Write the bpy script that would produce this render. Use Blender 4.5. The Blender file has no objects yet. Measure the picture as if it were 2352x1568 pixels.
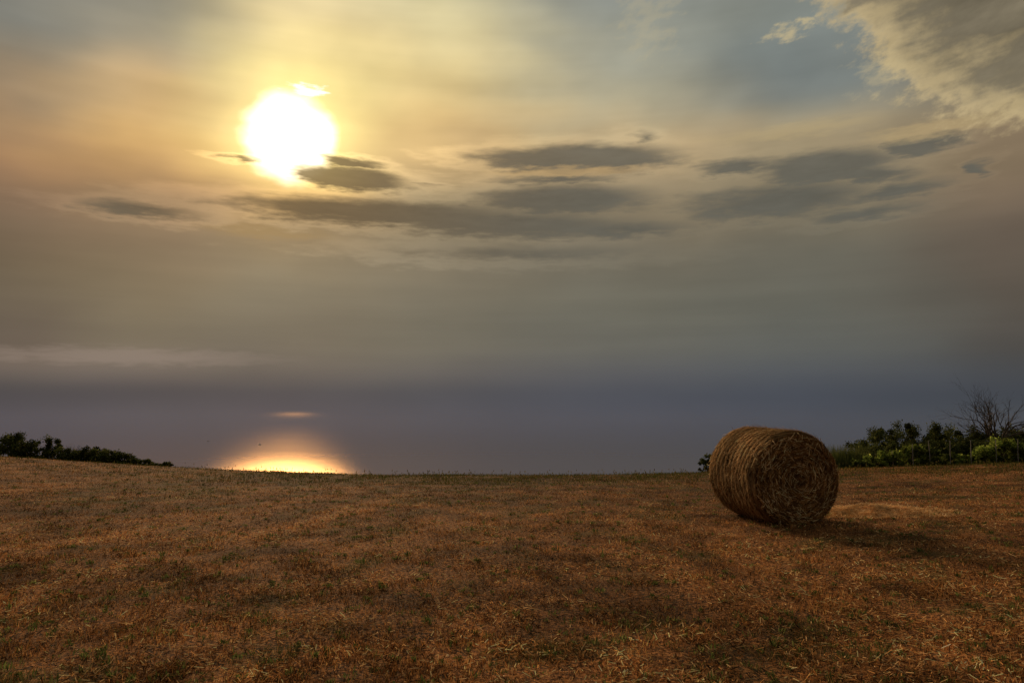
import bpy, math, random
import numpy as np
from mathutils import Vector, Matrix

SEED = 7
rng = np.random.default_rng(SEED)
random.seed(SEED)
scene = bpy.context.scene
col = scene.collection

# ------------------------------------------------------------------ camera
F = 1568.0
PITCH = math.radians(4.23)
CAMZ = 1.70
cam_d = bpy.data.cameras.new("camera")
cam_d.lens = 24; cam_d.sensor_width = 36; cam_d.clip_end = 200000; cam_d.clip_start = 0.05
cam = bpy.data.objects.new("camera", cam_d)
cam.location = (0, 0, CAMZ); cam.rotation_euler = (math.pi/2 + PITCH, 0, 0)
col.objects.link(cam); scene.camera = cam

def p2v(px, py):
    a = (px-1176)/F; b = (784-py)/F
    v = Vector((a, math.cos(PITCH)-b*math.sin(PITCH), math.sin(PITCH)+b*math.cos(PITCH)))
    return v
def p2d(px, py):
    v = p2v(px, py).normalized()
    return math.degrees(math.atan2(v.x, v.y)), math.degrees(math.asin(v.z))
def x_at(px, y):
    v = p2v(px, 1080); return v.x/v.y*y
def z_at(py, y):
    v = p2v(1176, py); return CAMZ + v.z/v.y*y

def lin(c):
    return tuple(((x/255)/12.92 if x/255 <= 0.04045 else ((x/255+0.055)/1.055)**2.4) for x in c)

# ------------------------------------------------------------------ numpy noise
_lat = rng.random((256, 256))
def vnoise(x, y):
    xi = np.floor(x).astype(int); yi = np.floor(y).astype(int)
    fx = x-xi; fy = y-yi
    fx = fx*fx*(3-2*fx); fy = fy*fy*(3-2*fy)
    a = _lat[xi & 255, yi & 255]; b = _lat[(xi+1) & 255, yi & 255]
    c = _lat[xi & 255, (yi+1) & 255]; d = _lat[(xi+1) & 255, (yi+1) & 255]
    return (a*(1-fx)+b*fx)*(1-fy)+(c*(1-fx)+d*fx)*fy
def fbm(x, y, o=4):
    s = 0; a = 0.5; t = 0
    for i in range(o):
        s = s+a*vnoise(x*2**i+17.3*i, y*2**i+5.1*i); t += a; a *= 0.5
    return s/t

# ------------------------------------------------------------------ terrain
def H(x, y):
    x = np.asarray(x, float); y = np.asarray(y, float)
    yc = np.clip(y, 0, 24)
    z = -0.025*yc-0.00106*yc**2
    z = z-0.025*np.clip(y, -60, 0)*0.4
    d = np.clip(y-24, 0, None)
    d1 = np.clip(d, 0, 11)
    z = z-0.076*d1-0.02*d1**2-0.516*np.clip(d-11, 0, None)
    w = np.clip(y/24, 0, 1)**1.2
    L = 0.62*(np.clip(-x-5.0, 0, 25)/12.85)**1.35
    R = 0.42*(np.clip(x-3.0, 0, 25)/14.85)**1.2
    z = z+w*(L+R)
    s = np.clip(np.abs(x)-60, 0, None)
    z = z-0.0015*s**1.6
    near = np.clip((30-np.abs(y))/10, 0, 1)
    z = z+(fbm(x*0.25+40, y*0.25+40, 3)-0.5)*0.10*near+(fbm(x*1.6+9, y*1.6, 3)-0.5)*0.05*near
    z = z+(fbm(x*0.03+4, y*0.03+2, 3)-0.5)*6*np.clip((y-40)/60, 0, 1)
    return np.maximum(z, -125)

# ------------------------------------------------------------------ helpers
def new_mat(name):
    m = bpy.data.materials.new(name); m.use_nodes = True
    m.node_tree.nodes.clear(); return m

def leaf_mat(name, trans=0.35, tint=(1, 1, 1)):
    m = new_mat(name); nt = m.node_tree; n = nt.nodes; l = nt.links
    at = n.new('ShaderNodeAttribute'); at.attribute_name = 'col'
    tc = n.new('ShaderNodeTexCoord'); no = n.new('ShaderNodeTexNoise'); no.inputs['Scale'].default_value = 3.0
    no.inputs['Detail'].default_value = 1.0
    l.new(tc.outputs['Object'], no.inputs['Vector'])
    mr = n.new('ShaderNodeMapRange'); mr.inputs[1].default_value = .3; mr.inputs[2].default_value = .7
    mr.inputs[3].default_value = .7; mr.inputs[4].default_value = 1.25
    l.new(no.outputs[0], mr.inputs[0])
    vm = n.new('ShaderNodeVectorMath'); vm.operation = 'SCALE'
    l.new(at.outputs['Color'], vm.inputs[0]); l.new(mr.outputs[0], vm.inputs['Scale'])
    v2 = n.new('ShaderNodeVectorMath'); v2.operation = 'MULTIPLY'; v2.inputs[1].default_value = tint
    l.new(vm.outputs[0], v2.inputs[0])
    p = n.new('ShaderNodeBsdfDiffuse')
    t = n.new('ShaderNodeBsdfTranslucent'); mx = n.new('ShaderNodeMixShader'); mx.inputs[0].default_value = trans
    o = n.new('ShaderNodeOutputMaterial')
    l.new(v2.outputs[0], p.inputs['Color']); l.new(v2.outputs[0], t.inputs['Color'])
    l.new(p.outputs[0], mx.inputs[1]); l.new(t.outputs[0], mx.inputs[2]); l.new(mx.outputs[0], o.inputs[0])
    return m

def mesh_np(name, verts, k, cols=None, mats=()):
    N = verts.shape[0]
    me = bpy.data.meshes.new(name)
    me.vertices.add(N*k); me.vertices.foreach_set('co', verts.reshape(-1).astype(np.float32))
    me.loops.add(N*k); me.loops.foreach_set('vertex_index', np.arange(N*k, dtype=np.int32))
    me.polygons.add(N)
    me.polygons.foreach_set('loop_start', np.arange(0, N*k, k, dtype=np.int32))
    me.update(calc_edges=True)
    if cols is not None:
        a = me.color_attributes.new('col', 'FLOAT_COLOR', 'POINT')
        c = np.ones((N, k, 4), np.float32); c[:, :, :3] = cols[:, None, :]
        a.data.foreach_set('color', c.reshape(-1))
    for m in mats: me.materials.append(m)
    return me

def mesh_list(name, vs, fs, cols=None, mats=(), smooth=False):
    me = bpy.data.meshes.new(name)
    me.from_pydata([tuple(map(float, v)) for v in vs], [], [tuple(map(int, f)) for f in fs])
    if cols is not None:
        a = me.color_attributes.new('col', 'FLOAT_COLOR', 'POINT')
        c = np.ones((len(vs), 4), np.float32); c[:, :3] = cols
        a.data.foreach_set('color', c.reshape(-1))
    for m in mats: me.materials.append(m)
    if smooth: me.polygons.foreach_set('use_smooth', [True]*len(me.polygons))
    me.update(); return me

def obj(name, me, parent=None, **kw):
    o = bpy.data.objects.new(name, me); col.objects.link(o)
    if parent: o.parent = parent
    for k, v in kw.items(): o[k] = v
    return o

def tube(vs, fs, pts, radii, sides=6):
    base = len(vs)
    for i, p in enumerate(pts):
        p = Vector(p)
        d = (Vector(pts[min(i+1, len(pts)-1)])-Vector(pts[max(i-1, 0)])).normalized()
        a = d.orthogonal().normalized(); b = d.cross(a)
        for s in range(sides):
            t = 2*math.pi*s/sides
            vs.append(p+(a*math.cos(t)+b*math.sin(t))*radii[i])
    for i in range(len(pts)-1):
        for s in range(sides):
            s2 = (s+1) % sides
            fs.append((base+i*sides+s, base+i*sides+s2, base+(i+1)*sides+s2, base+(i+1)*sides+s))
    fs.append(tuple(base+(len(pts)-1)*sides+s for s in range(sides)))

# ------------------------------------------------------------------ world / sky
w = bpy.data.worlds.new("World"); scene.world = w; w.use_nodes = True
w.cycles.sampling_method = 'NONE'
nt = w.node_tree; nt.nodes.clear()
class E:
    def __init__(s, k): s.s = k
    def __add__(a, b): return M('ADD', a, b)
    __radd__ = __add__
    def __sub__(a, b): return M('SUBTRACT', a, b)
    def __rsub__(a, b): return M('SUBTRACT', b, a)
    def __mul__(a, b): return M('MULTIPLY', a, b)
    __rmul__ = __mul__
    def __truediv__(a, b): return M('DIVIDE', a, b)
def setin(i, v):
    if isinstance(v, E): nt.links.new(v.s, i)
    else: i.default_value = v
def M(op, *a):
    n = nt.nodes.new('ShaderNodeMath'); n.operation = op
    for i, v in enumerate(a): setin(n.inputs[i], v)
    return E(n.outputs[0])
def V(op, *a, scale=None):
    n = nt.nodes.new('ShaderNodeVectorMath'); n.operation = op
    for i, v in enumerate(a): setin(n.inputs[i], v)
    if scale is not None: setin(n.inputs['Scale'], scale)
    return E(n.outputs['Value'] if op in ('LENGTH', 'DOT_PRODUCT', 'DISTANCE') else n.outputs[0])
def comb(x, y, z=0.0):
    n = nt.nodes.new('ShaderNodeCombineXYZ')
    for i, v in enumerate((x, y, z)): setin(n.inputs[i], v)
    return E(n.outputs[0])
def noise(v, scale, detail=5, rough=0.55, dist=0.0):
    n = nt.nodes.new('ShaderNodeTexNoise'); setin(n.inputs['Vector'], v)
    n.inputs['Scale'].default_value = scale; n.inputs['Detail'].default_value = detail
    n.inputs['Roughness'].default_value = rough; n.inputs['Distortion'].default_value = dist
    return E(n.outputs[0])
def noise2(x, y, off, detail=4, rough=0.55):
    n = nt.nodes.new('ShaderNodeTexNoise'); n.noise_dimensions = '2D'
    setin(n.inputs['Vector'], comb(x+off*13.7, y+off*7.1))
    n.inputs['Scale'].default_value = 1.0; n.inputs['Detail'].default_value = detail
    n.inputs['Roughness'].default_value = rough
    return E(n.outputs[0])
def sstep(v, a, b, lo=0.0, hi=1.0):
    n = nt.nodes.new('ShaderNodeMapRange'); n.interpolation_type = 'SMOOTHSTEP'
    setin(n.inputs[0], v); n.inputs[1].default_value = a; n.inputs[2].default_value = b
    setin(n.inputs[3], lo); setin(n.inputs[4], hi)
    return E(n.outputs[0])
def mix(f, a, b):
    n = nt.nodes.new('ShaderNodeMix'); n.data_type = 'RGBA'
    setin(n.inputs[0], f)
    for i, v in ((6, a), (7, b)):
        setin(n.inputs[i], v if isinstance(v, E) else (*v, 1.0))
    return E(n.outputs[2])

tc = nt.nodes.new('ShaderNodeTexCoord')
D3 = V('NORMALIZE', E(tc.outputs['Generated']))
sp = nt.nodes.new('ShaderNodeSeparateXYZ'); nt.links.new(D3.s, sp.inputs[0])
X, Y, Z = (E(sp.outputs[i]) for i in range(3))
az = M('ARCTAN2', X, Y)*57.29578
el = M('ARCSINE', Z)*57.29578
P = comb(az, el)
wn1 = noise2(az*0.06, el*0.16, 1.3, 2)
wn2 = noise2(az*0.06, el*0.16, 7.7, 2)
azw = az+(wn1-0.5)*9.0
elw = el+(wn2-0.5)*sstep(el, 1.0, 18.0, 0.8, 5.0)

cols_def = [
 (0,   [(0,(112,113,106)),(120,(132,121,102)),(250,(168,136,98)),(350,(163,123,87)),(430,(130,101,75)),(500,(109,88,68)),(600,(105,91,70)),(700,(93,82,70)),(780,(89,79,72)),(820,(114,101,92)),(870,(83,79,79)),(905,(71,69,73)),(960,(89,84,90))]),
 (330, [(0,(138,134,120)),(100,(158,147,124)),(200,(196,166,122)),(320,(222,176,107)),(400,(184,140,90)),(450,(142,112,77)),(520,(117,96,72)),(620,(123,106,80)),(700,(110,99,80)),(780,(101,93,80)),(820,(119,108,98)),(870,(88,83,84)),(905,(73,71,76)),(960,(91,86,91))]),
 (660, [(0,(222,202,153)),(100,(235,212,151)),(200,(244,221,140)),(320,(240,213,132)),(420,(216,167,91)),(480,(155,124,79)),(540,(137,114,80)),(620,(122,109,85)),(700,(111,103,86)),(780,(99,93,83)),(850,(91,87,86)),(905,(72,71,78)),(960,(92,86,91))]),
 (1000,[(0,(204,193,150)),(100,(222,204,150)),(200,(230,204,141)),(300,(220,183,121)),(380,(185,154,107)),(450,(150,131,97)),(540,(121,107,83)),(620,(110,102,85)),(700,(106,101,87)),(800,(99,97,88)),(850,(91,90,90)),(905,(74,76,84)),(960,(86,85,92))]),
 (1400,[(0,(141,145,138)),(100,(155,156,142)),(200,(174,167,140)),(280,(184,169,134)),(340,(186,159,116)),(420,(152,134,103)),(520,(118,108,89)),(620,(106,101,87)),(700,(103,101,89)),(800,(98,98,92)),(850,(88,90,94)),(905,(72,76,86)),(960,(83,84,92))]),
 (1850,[(0,(132,136,127)),(100,(121,129,127)),(200,(125,130,125)),(260,(152,145,124)),(320,(169,151,117)),(400,(142,128,101)),(500,(116,107,88)),(600,(104,100,87)),(700,(99,99,90)),(800,(92,94,91)),(850,(82,86,91)),(905,(69,74,84)),(960,(78,81,89))]),
 (2352,[(0,(120,116,104)),(200,(122,118,106)),(280,(146,128,100)),(350,(133,114,90)),(450,(112,97,81)),(550,(101,89,76)),(700,(87,80,71)),(800,(76,74,72)),(850,(71,73,76)),(905,(65,69,77)),(960,(72,76,80))]),
]
tpos = (elw+10.0)/60.0
prev = None
for i, (px, stops) in enumerate(cols_def):
    n = nt.nodes.new('ShaderNodeValToRGB'); cr = n.color_ramp; cr.interpolation = 'B_SPLINE'
    pts = []
    for py, c in stops:
        a, e = p2d(px, py); pts.append(((e+10)/60, lin(c)))
    pts.sort()
    top = pts[-1]
    pts.append((min(top[0]+0.12, 0.97), tuple(0.6*a+0.4*b for a, b in zip(top[1], lin((140, 145, 140))))))
    pts.append((1.0, lin((140, 145, 142))))
    pts.insert(0, (0.0, lin((90, 87, 94))))
    while len(cr.elements) > 1: cr.elements.remove(cr.elements[0])
    cr.elements[0].position = pts[0][0]; cr.elements[0].color = (*pts[0][1], 1)
    for p_, c_ in pts[1:]:
        e_ = cr.elements.new(p_); e_.color = (*c_, 1)
    setin(n.inputs[0], tpos)
    c = E(n.outputs[0])
    a0 = p2d(px, 500)[0]
    if prev is None: base = c
    else: base = mix(sstep(azw, prev, a0), base, c)
    prev = a0
sunv = p2v(665, 318).normalized()
SUN_AZ = math.atan2(sunv.x, sunv.y); SUN_EL = math.asin(sunv.z)
sk = nt.nodes.new('ShaderNodeTexSky'); sk.sky_type = 'NISHITA'; sk.sun_disc = False
sk.sun_elevation = SUN_EL; sk.sun_rotation = SUN_AZ
sk.dust_density = 3.0
blue = V('SCALE', E(sk.outputs[0]), scale=0.05)
base = mix(0.03, base, blue)
t1 = noise2(az*0.09+el*0.05, el*0.17-az*0.04, 3.1, 3, 0.5)
base = V('SCALE', base, scale=1.0+(t1-0.5)*sstep(el, 3.0, 20.0, 0.14, 0.46))
t2 = noise2(az*0.03, el*0.45, 9.1, 3, 0.5)
base = V('SCALE', base, scale=1.0+(t2-0.5)*sstep(el, 0.5, 6.0, 0.10, 0.26))

cn = noise2(az*0.20, el*0.95, 2.0, 4, 0.55)
cn2 = noise2(az*0.45, el*2.3, 5.0, 4, 0.58)
warpv = comb((cn-0.5)*5.5, (cn2-0.5)*1.0)
PW = V('ADD', P, warpv)
def blob(px, py, hw, hh, k=1.0, tilt=0.0):
    a, e = p2d(px, py); a1, _ = p2d(px+hw, py); _, e1 = p2d(px, py-hh)
    q = V('SUBTRACT', PW, (a, e, 0))
    if tilt:
        n = nt.nodes.new('ShaderNodeVectorRotate'); n.rotation_type = 'Z_AXIS'
        setin(n.inputs['Vector'], q); n.inputs['Angle'].default_value = -tilt; q = E(n.outputs[0])
    q = V('MULTIPLY', q, (1/max(a1-a, .1), 1/max(e1-e, .1), 0))
    return (1.0-V('LENGTH', q))*k
veil = sstep(blob(1050, 505, 760, 85)+(cn-0.5)*0.6, 0.0, 0.9)
base = mix(veil*0.32, base, lin((110, 98, 76)))
veil2 = sstep(blob(1850, 440, 560, 80)+(cn-0.5)*0.6, 0.0, 0.9)
base = mix(veil2*0.28, base, lin((112, 104, 86)))
clouds = [(805,410,175,34,1.2,-.04),(800,374,85,16,.85,0),
 (1330,366,300,44,1.15,-.02),(1290,412,180,16,.6,0),(1290,460,250,46,1.05,0),(870,490,400,38,1.05,0),
 (1150,516,420,40,.9,-.03),(1420,528,200,26,.7,0),(325,482,175,24,.65,0),(1890,385,230,52,1.1,-.04),(1690,384,130,24,.8,0),
 (1990,402,140,28,.9,-.1),(1780,462,280,50,.95,0),(2120,333,115,30,1.0,.02),(2060,440,160,21,.75,.06),(1985,492,170,20,.7,.06),
 (2262,383,42,24,.8,0),(1465,318,46,20,.5,0),(1200,582,300,24,.45,0),(560,365,66,9,.5,0)]
Df = None
for c in clouds:
    b = blob(*c); Df = b if Df is None else M('MAXIMUM', Df, b)
a_c, e_c = p2d(1250, 440)
bq = V('MULTIPLY', V('SUBTRACT', P, (a_c, e_c, 0)), (1/24.0, 1/3.6, 0))
bandm = M('EXPONENT', V('DOT_PRODUCT', bq, bq)*-1.0)
wsp = noise2(az*0.11, el*1.15, 21.0, 4, 0.55)
Dn = M('MAXIMUM', Df, (wsp-0.52)*3.0*bandm-(1.0-bandm)*1.2-0.08)+(cn-0.5)*0.45+(cn2-0.5)*0.34
dark = sstep(Dn, -0.10, 0.62)
rim = sstep(Dn, -0.50, 0.0)*(1.0-dark)
sd = M('ARCCOSINE', V('DOT_PRODUCT', D3, tuple(sunv)))*57.29578
nearsun = M('EXPONENT', sd*sd*(-1/260.0))
base = V('SCALE', base, scale=1.0+rim*(nearsun*0.32+0.10))
cc = mix(nearsun, lin((95, 94, 86)), lin((112, 93, 66)))
cc = V('SCALE', cc, scale=1.0+(cn2-0.5)*0.25+(cn-0.5)*0.3)
base = mix(dark*0.86, base, cc)
for (px, py, hw, hh, c, o) in [(270,818,330,15,(150,133,120),.5),(2150,295,170,16,(190,165,118),.5),
        (1820,300,200,14,(190,168,122),.35),(620,535,140,12,(170,138,88),.4),(1300,395,180,9,(200,165,112),.5)]:
    base = mix(sstep(blob(px,py,hw*1.5,hh*1.8)+(cn-0.5)*0.4, 0.0, 0.8)*o, base, lin(c))
# upper right cloud bank
def sdline(p, q):
    a, b = p2d(*p), p2d(*q)
    dx, dy = b[0]-a[0], b[1]-a[1]; L = math.hypot(dx, dy)
    nx, ny = -dy/L, dx/L
    return V('DOT_PRODUCT', V('SUBTRACT', P, (a[0], a[1], 0)), (nx, ny, 0))
bn = noise2(az*0.28, el*0.40, 4.0, 6, 0.60)
bn3 = noise2(az*0.85-el*.5, el*1.3, 14.0, 5, 0.60)
l1 = sdline((2140, 262), (1885, 10))*-1.0
l2 = sdline((2100, 262), (2500, 300))
bank = M('SMOOTH_MIN', l1, l2, 1.5)
bank = bank+(bn-0.5)*4.6+(bn3-0.5)*3.0
bmask = sstep(bank, -0.9, 1.3)
b2 = noise2(az*0.10+el*0.16, el*0.65-az*0.12, 8.0, 4, 0.5)
inner = sstep(bank+(b2-0.5)*9.0, 0.2, 4.8)
shade = mix(inner, lin((190, 170, 128)), lin((114, 105, 86)))
shade = V('SCALE', shade, scale=1.0+(bn3-0.5)*0.45+(b2-0.5)*1.0)
base = mix(bmask*0.95, base, shade)
for (px, py, hw, hh, o) in [(1815,72,62,20,.7),(1855,50,30,10,.5),(2035,165,75,45,.35),(1490,40,60,80,.2)]:
    m = sstep(blob(px,py,hw*1.3,hh*1.5)+(bn3-0.5)*2.2, 0.0, 1.0)*o
    base = mix(m, base, lin((200, 182, 138)))

# sun seen through the veil
lump = (noise2(az*0.35, el*0.55, 11.0, 3, 0.45)-0.5)
sdd = sd+lump*1.1
halo = M('EXPONENT', sdd*sdd*(-1/15.0))
halo2 = M('EXPONENT', sd*sd*(-1/70.0))
disc = sstep(sdd, 3.9, 2.2)
upper = sstep(el, p2d(660, 420)[1]-2.0, p2d(660, 420)[1]+1.4, 0.0, 1.0)
hz = (1.0-dark*0.85)*upper
c_h = V('SCALE', E(comb(1.0, 0.78, 0.30).s), scale=halo*0.62*hz)
c_h2 = V('SCALE', E(comb(0.14, 0.11, 0.02).s), scale=halo2*hz)
c_d = V('SCALE', E(comb(1.0, 0.92, 0.75).s), scale=disc*(1.0-dark*0.95)*1.6)
base = V('ADD', base, V('ADD', c_h, V('ADD', c_h2, c_d)))
m = sstep(blob(702, 211, 66, 18)+(bn3-0.5)*0.9, 0.05, 0.6)
base = mix(m, base, (1.4, 1.35, 1.1))

bg = nt.nodes.new('ShaderNodeBackground'); nt.links.new(base.s, bg.inputs[0]); bg.inputs[1].default_value = 1.0
wo = nt.nodes.new('ShaderNodeOutputWorld'); nt.links.new(bg.outputs[0], wo.inputs[0])

# ------------------------------------------------------------------ sun lamp
sl = bpy.data.lights.new("sun", 'SUN'); sl.energy = 2.9; sl.angle = math.radians(10.0); sl.color = (1.0, 0.66, 0.36)
so = bpy.data.objects.new("sun", sl); col.objects.link(so)
so.rotation_euler = (-sunv).to_track_quat('-Z', 'Y').to_euler()

# ------------------------------------------------------------------ ground sheet
def axis(lims):
    out = []
    for a, b, s in lims: out += list(np.arange(a, b, s))
    return np.array(out)
xs = axis([(-1500,-300,100),(-300,-60,15),(-60,-25,2.5),(-25,25,0.2),(25,60,2.5),(60,300,15),(300,1501,100)])
ys = axis([(-400,-40,40),(-40,0,4),(0,2,.5),(2,30,0.14),(30,60,1.5),(60,300,10),(300,700,50)])
XX, YY = np.meshgrid(xs, ys); ZZ = H(XX, YY)
ZZ = ZZ+(fbm(XX*7, YY*7, 2)-.5)*0.035*((YY > 1)&(YY < 30)&(np.abs(XX) < 25))
nx, ny = len(xs), len(ys)
vv = np.stack([XX, YY, ZZ], -1).reshape(-1, 3)
idx = np.arange(nx*ny).reshape(ny, nx)
q = np.stack([idx[:-1, :-1], idx[:-1, 1:], idx[1:, 1:], idx[1:, :-1]], -1).reshape(-1, 4)
me = bpy.data.meshes.new("ground")
me.vertices.add(len(vv)); me.vertices.foreach_set('co', vv.reshape(-1).astype(np.float32))
me.loops.add(q.size); me.loops.foreach_set('vertex_index', q.reshape(-1).astype(np.int32))
me.polygons.add(len(q)); me.polygons.foreach_set('loop_start', np.arange(0, q.size, 4, dtype=np.int32))
me.polygons.foreach_set('use_smooth', np.ones(len(q), bool))
me.update(calc_edges=True)
def track(x, y):
    t = 0
    for off in (0.0, 1.8):
        xc = -6.4+off+0.22*(y-6)
        wob = 0.25*np.sin(y*.5+off)
        t = np.maximum(t, np.exp(-((x-xc-wob)/0.42)**2)*np.clip((20-y)/6, 0, 1))
    t = np.maximum(t, 0.7*np.exp(-((x+12.5-0.25*(y-12))/0.8)**2))
    xc2 = 2.2+0.9*np.sin(y*.25)
    t = np.maximum(t, 0.5*np.exp(-((x-xc2)/0.6)**2)*np.clip((12-y)/4, 0, 1))
    t = np.maximum(t, 0.7*np.exp(-((y-13.2-0.05*x)/0.6)**2)*np.clip((x-5.5)/2, 0, 1))
    return t
def crest(x, y):
    return np.clip((y-11)/11, 0, 1)*np.clip((12.5-np.abs(x+0.5))/4, 0, 1)
def greenness(x, y):
    g = fbm(x*1.8+60, y*1.8+20, 4)+0.26*crest(x, y)
    g = g-0.12*track(x, y)-0.10*(np.clip((-x-10)/3, 0, 1))
    return np.clip((g-0.57)/0.14, 0, 1)
def tone(x, y):
    t = 0.30*fbm(x*0.4+11, y*0.4+31, 3)+0.70*fbm(x*2.2+51, y*2.2+3, 4)
    return np.clip((t-.5)*2.6+0.98+0.60*track(x, y), .42, 1.85)*(1-0.32*crest(x, y))
a = me.color_attributes.new('tone', 'FLOAT_COLOR', 'POINT')
cc_ = np.ones((len(vv), 4), np.float32)
cc_[:, 0] = tone(vv[:, 0], vv[:, 1]); cc_[:, 1] = greenness(vv[:, 0], vv[:, 1])
a.data.foreach_set('color', cc_.reshape(-1))
gm = new_mat("stubble_soil"); nt = gm.node_tree
tcg = nt.nodes.new('ShaderNodeTexCoord'); OP = E(tcg.outputs['Object'])
atn = nt.nodes.new('ShaderNodeAttribute'); atn.attribute_name = 'tone'
ss = nt.nodes.new('ShaderNodeSeparateXYZ'); nt.links.new(atn.outputs['Vector'], ss.inputs[0])
T_, G_ = E(ss.outputs[0]), E(ss.outputs[1])
f1 = noise(OP, 30.0, 6, 0.75); f2 = noise(OP, 5.0, 4, 0.65)
gsp = nt.nodes.new('ShaderNodeSeparateXYZ'); nt.links.new(OP.s, gsp.inputs[0])
gy = E(gsp.outputs[1])
c = mix(sstep(f1, .44, .60), (0.016, 0.008, 0.004), (0.39, 0.172, 0.060))
c = mix(sstep(f2, .35, .65)*0.25, c, (0.26, 0.10, 0.030))
c = mix(G_*0.5, c, (0.06, 0.055, 0.016))
c = V('SCALE', c, scale=T_)
c = mix(sstep(gy, 25.0, 32.0), c, (0.05, 0.06, 0.02))
b = nt.nodes.new('ShaderNodeBsdfPrincipled'); nt.links.new(c.s, b.inputs['Base Color']); b.inputs['Roughness'].default_value = 0.95
b.inputs['Specular IOR Level'].default_value = 0.1
bu = nt.nodes.new('ShaderNodeBump'); bu.inputs['Strength'].default_value = 0.9; bu.inputs['Distance'].default_value = 0.03
nt.links.new(f1.s, bu.inputs['Height']); nt.links.new(bu.outputs[0], b.inputs['Normal'])
o = nt.nodes.new('ShaderNodeOutputMaterial'); nt.links.new(b.outputs[0], o.inputs[0])
me.materials.append(gm)
obj("ground", me, kind="structure", label="harvested stubble field on a hill above the sea")

# ------------------------------------------------------------------ sea
SEAH = -100.0
rs = [1, 300, 600, 900, 1300, 2000, 3000, 5000, 8000, 13000, 20000, 32000, 50000, 80000]
vs = []; fs = []; S = 96
for r in rs:
    for s in range(S): vs.append((r*math.sin(2*math.pi*s/S), r*math.cos(2*math.pi*s/S), 0))
for i in range(len(rs)-1):
    for s in range(S):
        s2 = (s+1) % S; fs.append((i*S+s, (i+1)*S+s, (i+1)*S+s2, i*S+s2))
sm = new_mat("sea_water"); nt = sm.node_tree
tcs = nt.nodes.new('ShaderNodeTexCoord'); OP = E(tcs.outputs['Object'])
sxy = nt.nodes.new('ShaderNodeSeparateXYZ'); nt.links.new(OP.s, sxy.inputs[0])
sx_, sy_ = E(sxy.outputs[0]), E(sxy.outputs[1])
R = V('LENGTH', OP)
n1 = noise(V('MULTIPLY', OP, (0.004, 0.012, 0)), 1.0, 4, 0.6)
n2 = noise(V('MULTIPLY', OP, (0.12, 0.30, 0)), 1.0, 3, 0.7)
def patch(px, py, hw, hh, k=1.6):
    """wind-roughened lane of water running out under the sun"""
    v = p2v(px, py); t = (SEAH-CAMZ)/v.z
    cx, cy = v.x*t, v.y*t
    v2 = p2v(px, py-hh); t2 = (SEAH-CAMZ)/v2.z
    ry = abs(v2.y*t2-cy); rx = hw/F*cy
    qy = (sy_-cy)
    qx = ((sx_-cx)-qy*(cx/cy))*(1/rx)
    qy = qy*(1/ry)
    return M('EXPONENT', (qx*qx+qy*qy)*-k)
pt = M('MAXIMUM', patch(678, 950, 80, 8), patch(750, 926, 80, 5)*0.6)
pool = patch(668, 1100, 200, 42, 1.0)
link_ = patch(675, 1010, 110, 34, 1.2)
rough = 0.206+(n1-0.5)*0.010+pt*0.060+pool*0.046+link_*0.012
gl_ = nt.nodes.new('ShaderNodeBsdfGlossy'); gl_.distribution = 'BECKMANN'
gl_.inputs['Color'].default_value = (1.0, 0.66, 0.34, 1); setin(gl_.inputs['Roughness'], rough)
df = nt.nodes.new('ShaderNodeBsdfDiffuse'); df.inputs['Color'].default_value = (0.060, 0.155, 0.40, 1)
bu = nt.nodes.new('ShaderNodeBump'); bu.inputs['Strength'].default_value = 0.12; bu.inputs['Distance'].default_value = 0.5
nt.links.new(n2.s, bu.inputs['Height']); nt.links.new(bu.outputs[0], gl_.inputs['Normal'])
m1 = nt.nodes.new('ShaderNodeMixShader'); m1.inputs[0].default_value = 0.46
nt.links.new(df.outputs[0], m1.inputs[1]); nt.links.new(gl_.outputs[0], m1.inputs[2])
tr = nt.nodes.new('ShaderNodeBsdfTransparent')
mx = nt.nodes.new('ShaderNodeMixShader')
setin(mx.inputs[0], sstep(M('DIVIDE', 1000.0, R), 0.95, 0.13, 0.0, 1.0))
nt.links.new(m1.outputs[0], mx.inputs[1]); nt.links.new(tr.outputs[0], mx.inputs[2])
o = nt.nodes.new('ShaderNodeOutputMaterial'); nt.links.new(mx.outputs[0], o.inputs[0])
me = mesh_list("sea", vs, fs, mats=[sm], smooth=True)
sea = obj("sea", me, kind="structure", label="calm grey-violet sea fading into haze"); sea.location = (0, 0, SEAH)

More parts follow.
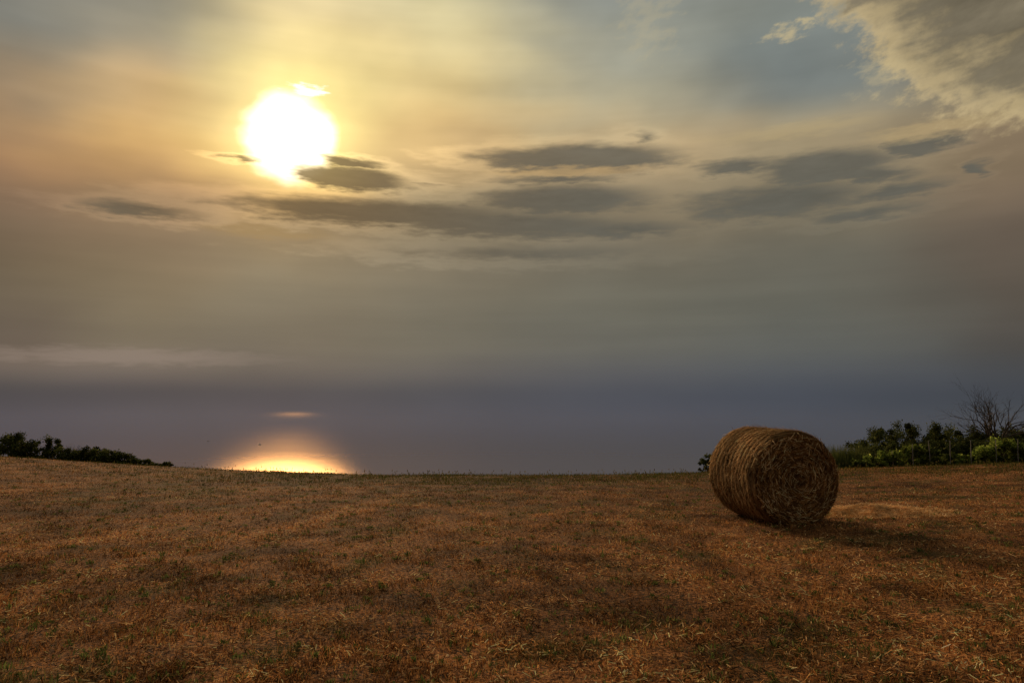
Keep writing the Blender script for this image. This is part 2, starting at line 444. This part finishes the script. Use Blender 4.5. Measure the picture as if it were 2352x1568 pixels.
# ------------------------------------------------------------------ little boats
hullm = new_mat("dark_hull"); nt = hullm.node_tree
b = nt.nodes.new('ShaderNodeBsdfPrincipled'); b.inputs['Roughness'].default_value = .5
t_ = nt.nodes.new('ShaderNodeTexCoord'); nn = noise(E(t_.outputs['Object']), 2.0)
nt.links.new(mix(nn, (0.02, 0.02, 0.03), (0.05, 0.045, 0.05)).s, b.inputs['Base Color'])
o = nt.nodes.new('ShaderNodeOutputMaterial'); nt.links.new(b.outputs[0], o.inputs[0])
def boat(px, py, size, lab):
    v = p2v(px, py); t = (SEAH-CAMZ)/v.z
    e = bpy.data.objects.new("boat", None); col.objects.link(e)
    e.location = (v.x*t, v.y*t, SEAH); e["label"] = lab; e["category"] = "boat"; e["group"] = "boats out on the sea"
    vs = []; fs = []; n = 9
    for i in range(n):
        u = i/(n-1); x = (u-.5)*size; hw = size*0.16*math.sin(math.pi*min(1, .25+u*0.78))**0.7 if i < n-1 else .03
        hw = max(hw, 0.02)
        zt = size*0.13+size*0.07*u*u
        vs += [(x, -hw, zt), (x, -hw*.6, 0), (x, 0, -size*.04), (x, hw*.6, 0), (x, hw, zt)]
    for i in range(n-1):
        for k in range(4): fs.append((i*5+k, i*5+k+1, (i+1)*5+k+1, (i+1)*5+k))
        fs.append((i*5+4, i*5, (i+1)*5, (i+1)*5+4))
    fs.append((0, 1, 2, 3, 4))
    obj("hull", mesh_list("hull", vs, fs, mats=[hullm]), e)
    a = size
    cv = [(-.15*a,-.08*a,.13*a),(.12*a,-.08*a,.13*a),(.12*a,.08*a,.13*a),(-.15*a,.08*a,.13*a),(-.12*a,-.06*a,.3*a),(.06*a,-.06*a,.3*a),(.06*a,.06*a,.3*a),(-.12*a,.06*a,.3*a)]
    cf = [(0,1,5,4),(1,2,6,5),(2,3,7,6),(3,0,4,7),(4,5,6,7)]
    obj("cabin", mesh_list("cabin", cv, cf, mats=[hullm]), e)
boat(596, 1021, 5.5, "small dark motorboat on the calm sea")
boat(478, 1013, 4.0, "tiny dark fishing boat on the calm sea")

# ------------------------------------------------------------------ scatter on the field
straw_mat = leaf_mat("dry_straw", 0.30)
grass_mat = leaf_mat("green_weeds", 0.45)
def pal(n, choices, probs, jitter=0.25):
    ch = np.array(choices)[rng.choice(len(choices), n, p=probs)]
    return ch*(1+rng.normal(0, jitter, (n, 1))).clip(.35, 1.8)
STRAW = [(0.60,0.33,0.13),(0.37,0.172,0.056),(0.20,0.080,0.025),(0.045,0.022,0.010),(0.07,0.068,0.02)]
def scatter(n, dmin, dmax, wid=0.95):
    d = dmin*(dmax/dmin)**rng.random(n); x = d*rng.uniform(-wid, wid, n)
    return x, d
def stubble(n):
    x, y = scatter(n, 2.2, 26.5)
    keep = rng.random(n) < 0.28+0.72*np.clip((fbm(x*2.6, y*2.6, 3)-.40)/.18, 0, 1)
    x, y = x[keep], y[keep]; n = len(x); z = H(x, y)
    h = rng.uniform(0.012, 0.050, n)*(0.4+1.2*fbm(x*2.8+3, y*2.8, 2)); wd = 0.0018+0.00028*y
    a = rng.uniform(0, math.pi, n); dx, dy = np.cos(a)*wd, np.sin(a)*wd
    lx, ly = rng.normal(0, .5, n)*h, rng.normal(0, .5, n)*h
    v = np.zeros((n, 3, 3))
    v[:, 0] = np.stack([x-dx, y-dy, z-.01], -1); v[:, 1] = np.stack([x+dx, y+dy, z-.01], -1)
    v[:, 2] = np.stack([x+lx, y+ly, z+h], -1)
    g = greenness(x, y)
    c = pal(n, STRAW, [.15,.26,.28,.26,.05], .3)*tone(x, y)[:, None]
    gc = pal(n, [(0.060,0.068,0.018),(0.10,0.10,0.028)], [.6,.4])
    m = (rng.random(n) < g*0.6)[:, None]
    return v, np.where(m, gc, c).clip(0, .85)
v, c = stubble(370000)
obj("stubble", mesh_np("stubble", v, 3, c, [straw_mat]), kind="stuff", label="short dry reddish-brown cereal stubble on the field")

def litter(n):
    x, y = scatter(n, 2.2, 24.5)
    keep = rng.random(n) < 0.22+0.78*np.clip((fbm(x*2.4+30, y*2.4+8, 3)+.16*track(x, y)-.44)/.16, 0, 1)
    x, y = x[keep], y[keep]; n = len(x); z = H(x, y)+rng.uniform(0.0, 0.034, n)
    L = rng.uniform(0.008, 0.034, n)*np.where(rng.random(n) < .025, 2.4, 1); wd = 0.0016+0.00025*y
    a = rng.uniform(0, 2*math.pi, n); dx, dy = np.cos(a)*L, np.sin(a)*L; dz = rng.normal(0, .28, n)*L
    px, py = -np.sin(a)*wd, np.cos(a)*wd
    v = np.zeros((n, 4, 3))
    v[:, 0] = np.stack([x-dx-px, y-dy-py, z-dz], -1); v[:, 1] = np.stack([x+dx-px, y+dy-py, z+dz], -1)
    v[:, 2] = np.stack([x+dx+px, y+dy+py, z+dz+.002], -1); v[:, 3] = np.stack([x-dx+px, y-dy+py, z-dz+.002], -1)
    c = pal(n, [(0.80,0.51,0.24),(0.51,0.25,0.088),(0.29,0.122,0.038),(0.06,0.03,0.015)], [.20,.29,.25,.26], .3)*tone(x, y)[:, None]
    return v, c.clip(0, .9)
v, c = litter(210000)
obj("loose_straw", mesh_np("loose_straw", v, 4, c, [straw_mat]), kind="stuff", label="broken dry straw littering the stubble field")

def weeds():
    x, y = scatter(8000, 2.6, 24.0)
    g = greenness(x, y); keep = rng.random(len(x)) < 0.30+0.35*g
    x, y = x[keep], y[keep]
    V_ = []; C_ = []
    for i in range(len(x)):
        k = int(rng.integers(8, 24)); r = rng.uniform(.008, .036); hh = rng.uniform(.02, .052)*(1 if rng.random() > .03 else 1.8)
        bx = x[i]+rng.normal(0, r, k); by = y[i]+rng.normal(0, r, k); bz = H(bx, by)
        a = rng.uniform(0, 2*math.pi, k); wd = rng.uniform(.002, .005, k)*(1+y[i]*.05)
        h = hh*rng.uniform(.5, 1.2, k); lx = np.cos(a)*h*rng.uniform(.1, .9, k); ly = np.sin(a)*h*rng.uniform(.1, .9, k)
        v = np.zeros((k, 4, 3)); s, c0 = -np.sin(a)*wd, np.cos(a)*wd
        v[:, 0] = np.stack([bx, by, bz], -1)
        v[:, 1] = np.stack([bx+lx*.5+s, by+ly*.5+c0, bz+h*.65], -1)
        v[:, 2] = np.stack([bx+lx, by+ly, bz+h], -1)
        v[:, 3] = np.stack([bx+lx*.5-s, by+ly*.5-c0, bz+h*.65], -1)
        V_.append(v); C_.append(pal(k, [(0.08,0.11,0.032),(0.125,0.155,0.046),(0.18,0.17,0.065)], [.45,.38,.17]))
    return np.concatenate(V_), np.concatenate(C_)
v, c = weeds()
obj("weeds", mesh_np("weeds", v, 4, c, [grass_mat]), kind="stuff", label="small green weeds growing among the stubble")

def fringe(n):
    x = rng.uniform(-24, 24, n); y = rng.uniform(19.0, 27.5, n)
    keep = rng.random(n) < np.clip((fbm(x*.9+70, y*.9, 3)-.28)/.3, 0.1, 1)*np.where(x < -9, .35, 1)*np.clip((y-18)/4, 0, 1)
    x, y = x[keep], y[keep]; n = len(x); z = H(x, y)
    tall = rng.random(n) < .02
    h = rng.uniform(.03, .10, n)*np.where(tall, 2.2, 1.0); wd = np.where(tall, .007, .009)
    a = rng.uniform(0, math.pi, n); dx, dy = np.cos(a)*wd, np.sin(a)*wd
    lx, ly = rng.normal(0, .25, n)*h, rng.normal(0, .25, n)*h
    v = np.zeros((n, 3, 3))
    v[:, 0] = np.stack([x-dx, y-dy, z-.02], -1); v[:, 1] = np.stack([x+dx, y+dy, z-.02], -1); v[:, 2] = np.stack([x+lx, y+ly, z+h], -1)
    c = pal(n, [(0.05,0.06,0.015),(0.085,0.09,0.024),(0.18,0.11,0.04)], [.57,.31,.12])
    ti = np.where(tall)[0]; m = len(ti)
    hv = np.zeros((m, 3, 3)); tip = v[ti, 2]; r = .016
    hv[:, 0] = tip+np.stack([np.full(m, -r), np.zeros(m), -rng.uniform(.02, .05, m)], -1)
    hv[:, 1] = tip+np.stack([np.full(m, r), np.zeros(m), -rng.uniform(.02, .05, m)], -1)
    hv[:, 2] = tip+np.stack([np.zeros(m), np.zeros(m), np.full(m, .03)], -1)
    return np.concatenate([v, hv]), np.concatenate([c, pal(m, [(0.08,0.07,0.03)], [1])])
v, c = fringe(85000)
obj("grass_fringe", mesh_np("grass_fringe", v, 3, c, [grass_mat]), kind="stuff", label="uneven green grass and seed heads along the field edge")

# ------------------------------------------------------------------ round bale
BR, BL = 0.772, 1.42
def bale():
    bx, by = 4.35, 11.60; ang = math.radians(12.0)
    e = bpy.data.objects.new("hay_bale", None); col.objects.link(e)
    zb = float(H(np.array(bx), np.array(by)))
    e.location = (bx, by, zb-0.04); e.rotation_euler = (0, 0, ang)
    e["label"] = "round golden-brown straw bale resting on the stubble field"; e["category"] = "hay bale"
    cz = BR*0.972
    def ridge_ph(th, u): return u*math.pi*12.5+1.4*(fbm(np.cos(th)*2+30, u*2+np.sin(th)*2+9, 2)-.5)*4
    def rad(th, u):
        sag = 1-0.035*np.clip(-np.sin(th), 0, 1)**3
        edge = 1-0.070*np.clip((np.abs(u)-.82)/.18, 0, 1)**2
        th2 = np.where(th > math.pi, 2*math.pi-th, th)
        lump = (fbm(th2*1.5+20, u*1.5+9, 3)-.5)*0.035+(fbm(th2*6+20, u*6+9, 2)-.5)*0.020
        return BR*(sag*edge+lump)+0.0075*np.cos(ridge_ph(th, u))
    na, nl = 128, 72
    th = np.linspace(0, 2*math.pi, na, endpoint=False); uu = np.linspace(-1, 1, nl)
    vs = []; fs = []
    for j, u in enumerate(uu):
        r = rad(th, u*np.ones(na))
        for i in range(na):
            vs.append((r[i]*math.cos(th[i]), u*BL/2, cz+r[i]*math.sin(th[i])))
    for j in range(nl-1):
        for i in range(na):
            i2 = (i+1) % na; fs.append((j*na+i, (j+1)*na+i, (j+1)*na+i2, j*na+i2))
    core = (np.array(vs), fs, pal(len(vs), [(0.15,0.083,0.038),(0.22,0.128,0.057)], [.5,.5]))
    def strands(P0, T, Nn, L, W, cols, lift):
        n = len(P0); B = np.cross(T, Nn); B /= np.linalg.norm(B, axis=1)[:, None]
        v = np.zeros((n, 4, 3)); l = lift[:, None]
        v[:, 0] = P0-T*L[:, None]-B*W[:, None]; v[:, 1] = P0+T*L[:, None]-B*W[:, None]+Nn*l
        v[:, 2] = P0+T*L[:, None]+B*W[:, None]+Nn*l; v[:, 3] = P0-T*L[:, None]+B*W[:, None]
        return v, cols
    n = 25000
    t = rng.uniform(0, 2*math.pi, n); u = rng.uniform(-1, 1, n)
    r = rad(t, u)+rng.uniform(0.0, .016, n)
    P0 = np.stack([r*np.cos(t), u*BL/2, cz+r*np.sin(t)], -1)
    Nn = np.stack([np.cos(t), 0*t, np.sin(t)], -1); Tt = np.stack([-np.sin(t), 0*t, np.cos(t)], -1)
    ax = np.array([0, 1., 0])[None]
    tilt = rng.normal(0, .26, n)+np.where(rng.random(n) < .15, rng.normal(0, 1.1, n), 0)
    T = Tt*np.cos(tilt)[:, None]+ax*np.sin(tilt)[:, None]
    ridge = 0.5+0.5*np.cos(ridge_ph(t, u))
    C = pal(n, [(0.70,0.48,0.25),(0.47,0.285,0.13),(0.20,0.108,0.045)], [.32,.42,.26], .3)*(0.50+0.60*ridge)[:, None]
    lift = np.where(rng.random(n) < .07, rng.uniform(.0, .06, n), rng.uniform(0, .010, n))
    sv, sc = strands(P0, T, Nn, rng.uniform(.025, .09, n), rng.uniform(.0022, .0040, n), C.clip(0, .85), lift)
    def build(name, corev, coref, corec, sv, sc):
        nv = len(corev); vs_ = np.concatenate([corev, sv.reshape(-1, 3)])
        f_ = list(coref)+[(nv+4*i, nv+4*i+1, nv+4*i+2, nv+4*i+3) for i in range(len(sv))]
        cc_ = np.concatenate([corec, np.repeat(sc, 4, axis=0)])
        obj(name, mesh_list(name, vs_, f_, cc_, [straw_mat]), e)
    build("rolled_side", core[0], core[1], core[2], sv, sc)
    for sgn in (-1, 1):
        nr = 40; vs = []; fs = []
        er = rad(th, np.full(na, sgn*1.0))
        for j in range(nr+1):
            rr = j/nr
            for i in range(na):
                r_ = rr*er[i]
                spiral = math.sin(2*math.pi*(r_/0.105)-th[i])
                bulge = 0.045*(1-rr**2)
                y = sgn*(BL/2+bulge+0.014*spiral*(rr < .98)+(float(vnoise(np.array(r_*math.cos(th[i])*14+50), np.array(r_*math.sin(th[i])*14+50)))-.5)*.045*(rr < .99))
                vs.append((r_*math.cos(th[i]), y, cz+r_*math.sin(th[i])))
        for j in range(nr):
            for i in range(na):
                i2 = (i+1) % na; fs.append((j*na+i, j*na+i2, (j+1)*na+i2, (j+1)*na+i))
        cc_ = pal(len(vs), [(0.07,0.037,0.017),(0.12,0.066,0.030)], [.5,.5])
        n = 9500
        t = rng.uniform(0, 2*math.pi, n); q = np.sqrt(rng.random(n)); r = q*rad(t, np.full(n, sgn*1.0))*0.985
        y = sgn*(BL/2+.045*(1-q**2)+rng.uniform(.0, .032, n))
        P0 = np.stack([r*np.cos(t), y, cz+r*np.sin(t)], -1)
        Tt = np.stack([-np.sin(t), 0*t, np.cos(t)], -1); Rr = np.stack([np.cos(t), 0*t, np.sin(t)], -1)
        a = rng.normal(0, .35, n)+np.where(rng.random(n) < .28, rng.uniform(-1.5, 1.5, n), 0)
        T = Tt*np.cos(a)[:, None]+Rr*np.sin(a)[:, None]
        Nn = np.tile(np.array([[0, sgn*1.0, 0]]), (n, 1))
        pale = rng.random(n) < .075
        L = rng.uniform(.02, .08, n)*np.clip(1.3-q*.5, .5, 1)*np.where(pale, 1.25, 1)
        sp_ = 0.5+0.5*np.sin(2*math.pi*(r/0.105)-t)
        C = pal(n, [(0.44,0.25,0.11),(0.27,0.145,0.058),(0.10,0.053,0.023)], [.3,.4,.3])*(0.48+0.72*sp_)[:, None]
        C = np.where(pale[:, None], pal(n, [(0.74,0.56,0.34)], [1]), C)
        sv, sc = strands(P0, T, Nn, L, np.where(pale, .0036, rng.uniform(.0024, .0042, n)), C.clip(0, .85), rng.uniform(0, .030, n)+pale*.01)
        build("end_face", np.array(vs), fs, cc_, sv, sc)
    n = 1400
    t = rng.uniform(-.5, math.pi+.5, n); u = rng.uniform(-1, 1, n)*1.0
    r = rad(t, u)
    P0 = np.stack([r*np.cos(t), u*BL/2, cz+r*np.sin(t)], -1)
    Nn = np.stack([np.cos(t), 0*t, np.sin(t)], -1); Tt = np.stack([-np.sin(t), 0*t, np.cos(t)], -1)
    T = Tt*rng.choice([-1, 1], n)[:, None]+Nn*rng.uniform(.1, .8, n)[:, None]+ax*rng.normal(0, .4, n)[:, None]
    T /= np.linalg.norm(T, axis=1)[:, None]
    sv, sc = strands(P0, T, Nn, rng.uniform(.015, .055, n), rng.uniform(.002, .0033, n), pal(n, [(0.55,0.38,0.20)], [1]), np.zeros(n))
    obj("loose_fringe", mesh_np("loose_fringe", sv, 4, sc, [straw_mat]), e)
    return e
bale()

def spill():
    cx, cy = x_at(1995, 12.2), 12.2
    rx, ry, hh = 1.15, 0.6, 0.12
    vs = []; fs = []; nr, na = 14, 48
    def hf(x, y):
        q = np.sqrt(((x-cx)/rx)**2+((y-cy)/ry)**2)
        return H(x, y)+hh*np.clip(1-q, 0, 1)**0.9*(0.5+1.0*fbm(x*4, y*4, 2))-0.01
    for j in range(nr+1):
        for i in range(na):
            r = j/nr*1.05; t = 2*math.pi*i/na; x = cx+rx*r*math.cos(t); y = cy+ry*r*math.sin(t)
            vs.append((x, y, float(hf(np.array(x), np.array(y)))))
    for j in range(nr):
        for i in range(na):
            i2 = (i+1) % na; fs.append((j*na+i, (j+1)*na+i, (j+1)*na+i2, j*na+i2))
    n = 8000; q = rng.random(n)**.6*1.4; t = rng.uniform(0, 2*math.pi, n)
    x = cx+rx*q*np.cos(t); y = cy+ry*q*np.sin(t); z = hf(x, y)+rng.uniform(0, .03, n)
    a = rng.uniform(0, 2*math.pi, n); L = rng.uniform(.02, .07, n); wd = .0038
    dx, dy, dz = np.cos(a)*L, np.sin(a)*L, rng.normal(0, .3, n)*L; px, py = -np.sin(a)*wd, np.cos(a)*wd
    v = np.zeros((n, 4, 3))
    v[:, 0] = np.stack([x-dx-px, y-dy-py, z-dz], -1); v[:, 1] = np.stack([x+dx-px, y+dy-py, z+dz], -1)
    v[:, 2] = np.stack([x+dx+px, y+dy+py, z+dz], -1); v[:, 3] = np.stack([x-dx+px, y-dy+py, z-dz], -1)
    c = pal(n, [(0.85,0.60,0.32),(0.68,0.40,0.17),(0.42,0.21,0.08)], [.45,.38,.17], .15)
    nv = len(vs); allv = np.concatenate([np.array(vs), v.reshape(-1, 3)])
    f_ = fs+[(nv+4*i, nv+4*i+1, nv+4*i+2, nv+4*i+3) for i in range(n)]
    cc_ = np.concatenate([pal(nv, [(0.55,0.31,0.13)], [1]), np.repeat(c, 4, axis=0)])
    obj("straw_pile", mesh_list("straw_pile", allv, f_, cc_, [straw_mat]), label="low pile of spilled golden straw beside the bale", category="straw pile")
spill()

# ------------------------------------------------------------------ shrubs, trees, vines
leafm = leaf_mat("shrub_leaves", 0.3)
vinem = leaf_mat("vine_leaves", 0.5)
def two_tone(name, a, b_, s=12.0):
    global nt
    m = new_mat(name); nt = m.node_tree
    t_ = nt.nodes.new('ShaderNodeTexCoord'); nn = noise(E(t_.outputs['Object']), s, 5, .7)
    b = nt.nodes.new('ShaderNodeBsdfPrincipled'); b.inputs['Roughness'].default_value = .9
    nt.links.new(mix(nn, a, b_).s, b.inputs['Base Color'])
    o = nt.nodes.new('ShaderNodeOutputMaterial'); nt.links.new(b.outputs[0], o.inputs[0])
    return m
bark = two_tone("bark", (0.03, 0.022, 0.016), (0.10, 0.075, 0.055), 14)
postm = two_tone("weathered_post", (0.12, 0.11, 0.10), (0.26, 0.24, 0.21), 9)

def grow(vs, fs, p, d, L, r, depth, spread=.6, up=.15, sides=5):
    n = 5; pts = [p]; q = p.copy(); dd = d.copy(); rad = [r]
    for i in range(n):
        dd = (dd+Vector((random.gauss(0, .13), random.gauss(0, .13), random.gauss(0, .08)+up*.2))).normalized()
        q = q+dd*L/n; pts.append(q.copy()); rad.append(r*(1-.45*(i+1)/n))
    tube(vs, fs, pts, rad, sides if r > .01 else 3)
    if depth <= 0: return
    for k in range(random.choice([2, 3, 3])):
        i = random.randint(2, n); a = random.uniform(0, 2*math.pi)
        o_ = dd.orthogonal().normalized(); o_.rotate(Matrix.Rotation(a, 3, dd))
        nd = (dd+o_*random.uniform(.5, 1.2)*spread+Vector((0, 0, up))).normalized()
        grow(vs, fs, pts[i], nd, L*random.uniform(.6, .85), rad[i]*.7, depth-1, spread, up, sides)

DARK = [(0.034,0.044,0.016),(0.058,0.070,0.022),(0.10,0.106,0.034)]
def shrub(name, px, top_py, halfw_px, y, lab, cat="bush", colors=DARK, n=5000, mat=None, leaf=.045, grp=None, K=44, box=0.0):
    x = x_at(px, y); zt = z_at(top_py, y); g = float(H(np.array(x), np.array(y)))
    h = zt-g; hw = halfw_px/F*y
    e = bpy.data.objects.new(name, None); col.objects.link(e); e.location = (x, y, g-.03)
    e["label"] = lab; e["category"] = cat
    if grp: e["group"] = grp
    vs = []; fs = []
    tube(vs, fs, [(0, 0, 0), (.01, 0, h*.08), (0, .01, h*.16)], [max(.04, h*.03), max(.03, h*.025), max(.025, h*.02)], 6)
    for s in range(4):
        a = s*1.57+random.random()
        grow(vs, fs, Vector((0, 0, h*.10)), Vector((math.cos(a)*.45*hw/max(h, .1), math.sin(a)*.3, 1)).normalized(), h*.33, max(.018, h*.018), 2, .7, .15)
    obj("trunk", mesh_list("trunk", vs, fs, mats=[bark]), e)
    cen = []
    for i in range(K):
        a = random.uniform(0, 2*math.pi); rr = math.sqrt(random.random())*.95
        zz = random.uniform(.06, .90)
        pr = math.sqrt(max(0.05, 1-(max(0, zz-.35)/.68)**2)); pr = pr*(1-box)+box
        cen.append((hw*rr*math.cos(a)*pr, hw*.6*rr*math.sin(a)*pr, h*zz, random.uniform(.10, .25)*min(hw*1.1, h)))
    cen = np.array(cen); ci = rng.integers(0, K, n)
    dv = rng.normal(0, 1, (n, 3)); dv /= np.linalg.norm(dv, axis=1)[:, None]
    rr = rng.random(n)**.5*(1+np.where(rng.random(n) < .20, rng.uniform(0, .9, n), 0))
    Pp = cen[ci, :3]+dv*(cen[ci, 3]*rr)[:, None]
    Pp[:, 2] = np.clip(Pp[:, 2], .03, None)
    a = rng.normal(0, 1, (n, 3)); a /= np.linalg.norm(a, axis=1)[:, None]
    b_ = np.cross(a, rng.normal(0, 1, (n, 3))); b_ /= np.linalg.norm(b_, axis=1)[:, None]
    s = leaf*rng.uniform(.5, 1.2, n)[:, None]
    v = np.stack([Pp-a*s, Pp+b_*s*.5, Pp+a*s, Pp-b_*s*.5], 1)
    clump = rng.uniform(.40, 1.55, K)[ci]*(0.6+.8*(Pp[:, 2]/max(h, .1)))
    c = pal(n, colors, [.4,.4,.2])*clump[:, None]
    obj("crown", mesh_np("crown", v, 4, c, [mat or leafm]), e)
    return e

gl = "shrubs along the edge of the field"
for (px, t, hw, y, n) in [(-70,1008,80,29,5500),(20,992,46,28.5,6500),(62,1012,40,28,5000),(104,996,38,29,5500),(140,1028,40,28.5,4200),(180,1034,44,28.5,4200),(214,1022,38,28.5,5000),(248,1030,38,28,4600),(280,1040,40,28,4000),(314,1052,38,27.7,3000),(346,1063,32,27.5,2000),(382,1058,13,27.2,1200),(436,1075,17,27,700)]:
    shrub("shrub", px, t, hw, y, "dark dense shrub beside the field" if t < 1045 else "low dark scrubby bush at the field edge", n=n, grp=gl, leaf=.045)
shrub("shrub", 1628, 1040, 22, 27, "dark rounded bush beyond the bale at the field edge", n=2600)
shrub("shrub", 1700, 1052, 50, 28, "dark low bush behind the bale", n=3000)
for (px, t, hw, y, n) in [(1984,1002,46,31.5,6500),(2022,974,54,31,9500),(2064,984,52,32,8500),(2112,960,60,31,11000),(2140,972,56,32,9000),(2175,980,56,31,9000),(2216,970,64,31.5,10000),(2262,984,64,32,10000),(2312,978,66,31,11000),(2366,974,62,32,9000),(2440,980,70,32,6000)]:
    shrub("tree", px, t, hw, y, "bushy dark green olive-like tree behind the vine row", cat="tree", n=n, grp="trees behind the vine row", leaf=.05, K=52, box=.45)
for (px, t, hw, y, n) in [(1995,1022,55,29,5000),(2050,1012,60,29,6000),(2105,1006,60,29,6500),(2160,1010,60,29,6500),(2215,1006,60,29,6500),(2270,1008,60,29,6500),(2325,1002,60,29,6500),(2385,1004,65,29,6000)]:
    shrub("shrub", px, t, hw, y, "dense dark undergrowth bush between vines and trees", n=n, grp="undergrowth behind the vine row", leaf=.05, K=50, box=.7)
def reeds(px, top, hw, y):
    x = x_at(px, y); g = float(H(np.array(x), np.array(y))); h = z_at(top, y)-g
    n = 1300; bx = rng.normal(0, hw/F*y*.55, n); by = rng.normal(0, .25, n)
    hh = h*rng.uniform(.5, 1.0, n); a = rng.uniform(0, math.pi, n); wd = .014
    lx = rng.normal(0, .22, n)*hh; v = np.zeros((n, 3, 3))
    v[:, 0] = np.stack([bx-np.cos(a)*wd, by-np.sin(a)*wd, 0*bx], -1); v[:, 1] = np.stack([bx+np.cos(a)*wd, by+np.sin(a)*wd, 0*bx], -1)
    v[:, 2] = np.stack([bx+lx, by+rng.normal(0, .1, n)*hh, hh], -1)
    o_ = obj("reed_clump", mesh_np("reed_clump", v, 3, pal(n, [(0.07,0.09,0.026),(0.12,0.13,0.045)], [.6,.4]), [grass_mat]), label="clump of tall thin green reeds beside the bale", category="reeds")
    o_.location = (x, y, g-.02)
reeds(1935, 1014, 42, 27.5); reeds(1905, 1030, 25, 27.0); reeds(1965, 1028, 25, 27.3)
def bare(px, top, y, lab, hscale=1.0, depth=4, reach=.33, nb=8):
    x = x_at(px, y); g = float(H(np.array(x), np.array(y))); h = z_at(top, y)-g
    e = bpy.data.objects.new("bare_tree", None); col.objects.link(e); e.location = (x, y, g-.05)
    e["label"] = lab; e["category"] = "tree"
    vs = []; fs = []
    tube(vs, fs, [(0, 0, 0), (.03, 0, h*.15), (0, .02, h*.42)], [.10*hscale, .08*hscale, .07*hscale], 8)
    obj("trunk", mesh_list("trunk", vs, fs, mats=[bark]), e)
    vs = []; fs = []
    for k in range(nb):
        a = k*0.8+random.random()*.5
        grow(vs, fs, Vector((0, .02, h*(.32+.008*k))), Vector((math.cos(a)*.70, math.sin(a)*.6, 1.0)).normalized(), h*reach, .046*hscale, depth, .75, .10)
    obj("branches", mesh_list("branches", vs, fs, mats=[bark]), e)
bare(2292, 905, 30.5, "leafless bare tree rising above the green shrubs", 1.0, 4, .34, 11)
bare(165, 1016, 28.5, "thin leafless sapling between dark shrubs", .35, 3)
VG1 = [(0.10,0.14,0.03),(0.16,0.21,0.042),(0.25,0.28,0.066)]
VG2 = [(0.05,0.068,0.018),(0.085,0.11,0.028),(0.14,0.17,0.044)]
for i, px in enumerate([1975,2010,2050,2092,2132,2176,2220,2262,2306,2348,2392]):
    top = [1054,1046,1032,1016,1020,1040,1042,1022,1002,1014,1012][i]
    shrub("grapevine", px, top, [24,30,36,34,30,32,32,38,38,36,34][i], 25.9+0.03*i, "leafy green grapevine trained along a post row", cat="vine", colors=[VG2,VG1,VG1,VG1,VG2,VG2,VG1,VG1,VG1,VG2,VG1][i], n=[2000,2600,3400,3800,2800,2400,2800,3600,4000,3200,3400][i], mat=vinem, leaf=.048, grp="grapevines along the posts", K=40, box=.35)
for px, top in [(2052,1038),(2098,1022),(2137,1014),(2184,1014),(2232,1014),(2290,1010),(2340,1012)]:
    y = 25.75; x = x_at(px, y); g = float(H(np.array(x), np.array(y))); h = z_at(top, y)-g+.1
    vs = []; fs = []
    tube(vs, fs, [(0, 0, -.1), (.004, 0, h*.5), (random.uniform(-.03, .03), 0, h-.01), (random.uniform(-.03, .03), 0, h)], [.015, .014, .013, .009], 7)
    o_ = obj("vineyard_post", mesh_list("vineyard_post", vs, fs, mats=[postm]), label="thin pale weathered post supporting the vines", category="post", group="posts along the vine row")
    o_.location = (x, y, g-.05)

scene.view_settings.view_transform = 'Standard'; scene.view_settings.look = 'None'; scene.view_settings.exposure = 0
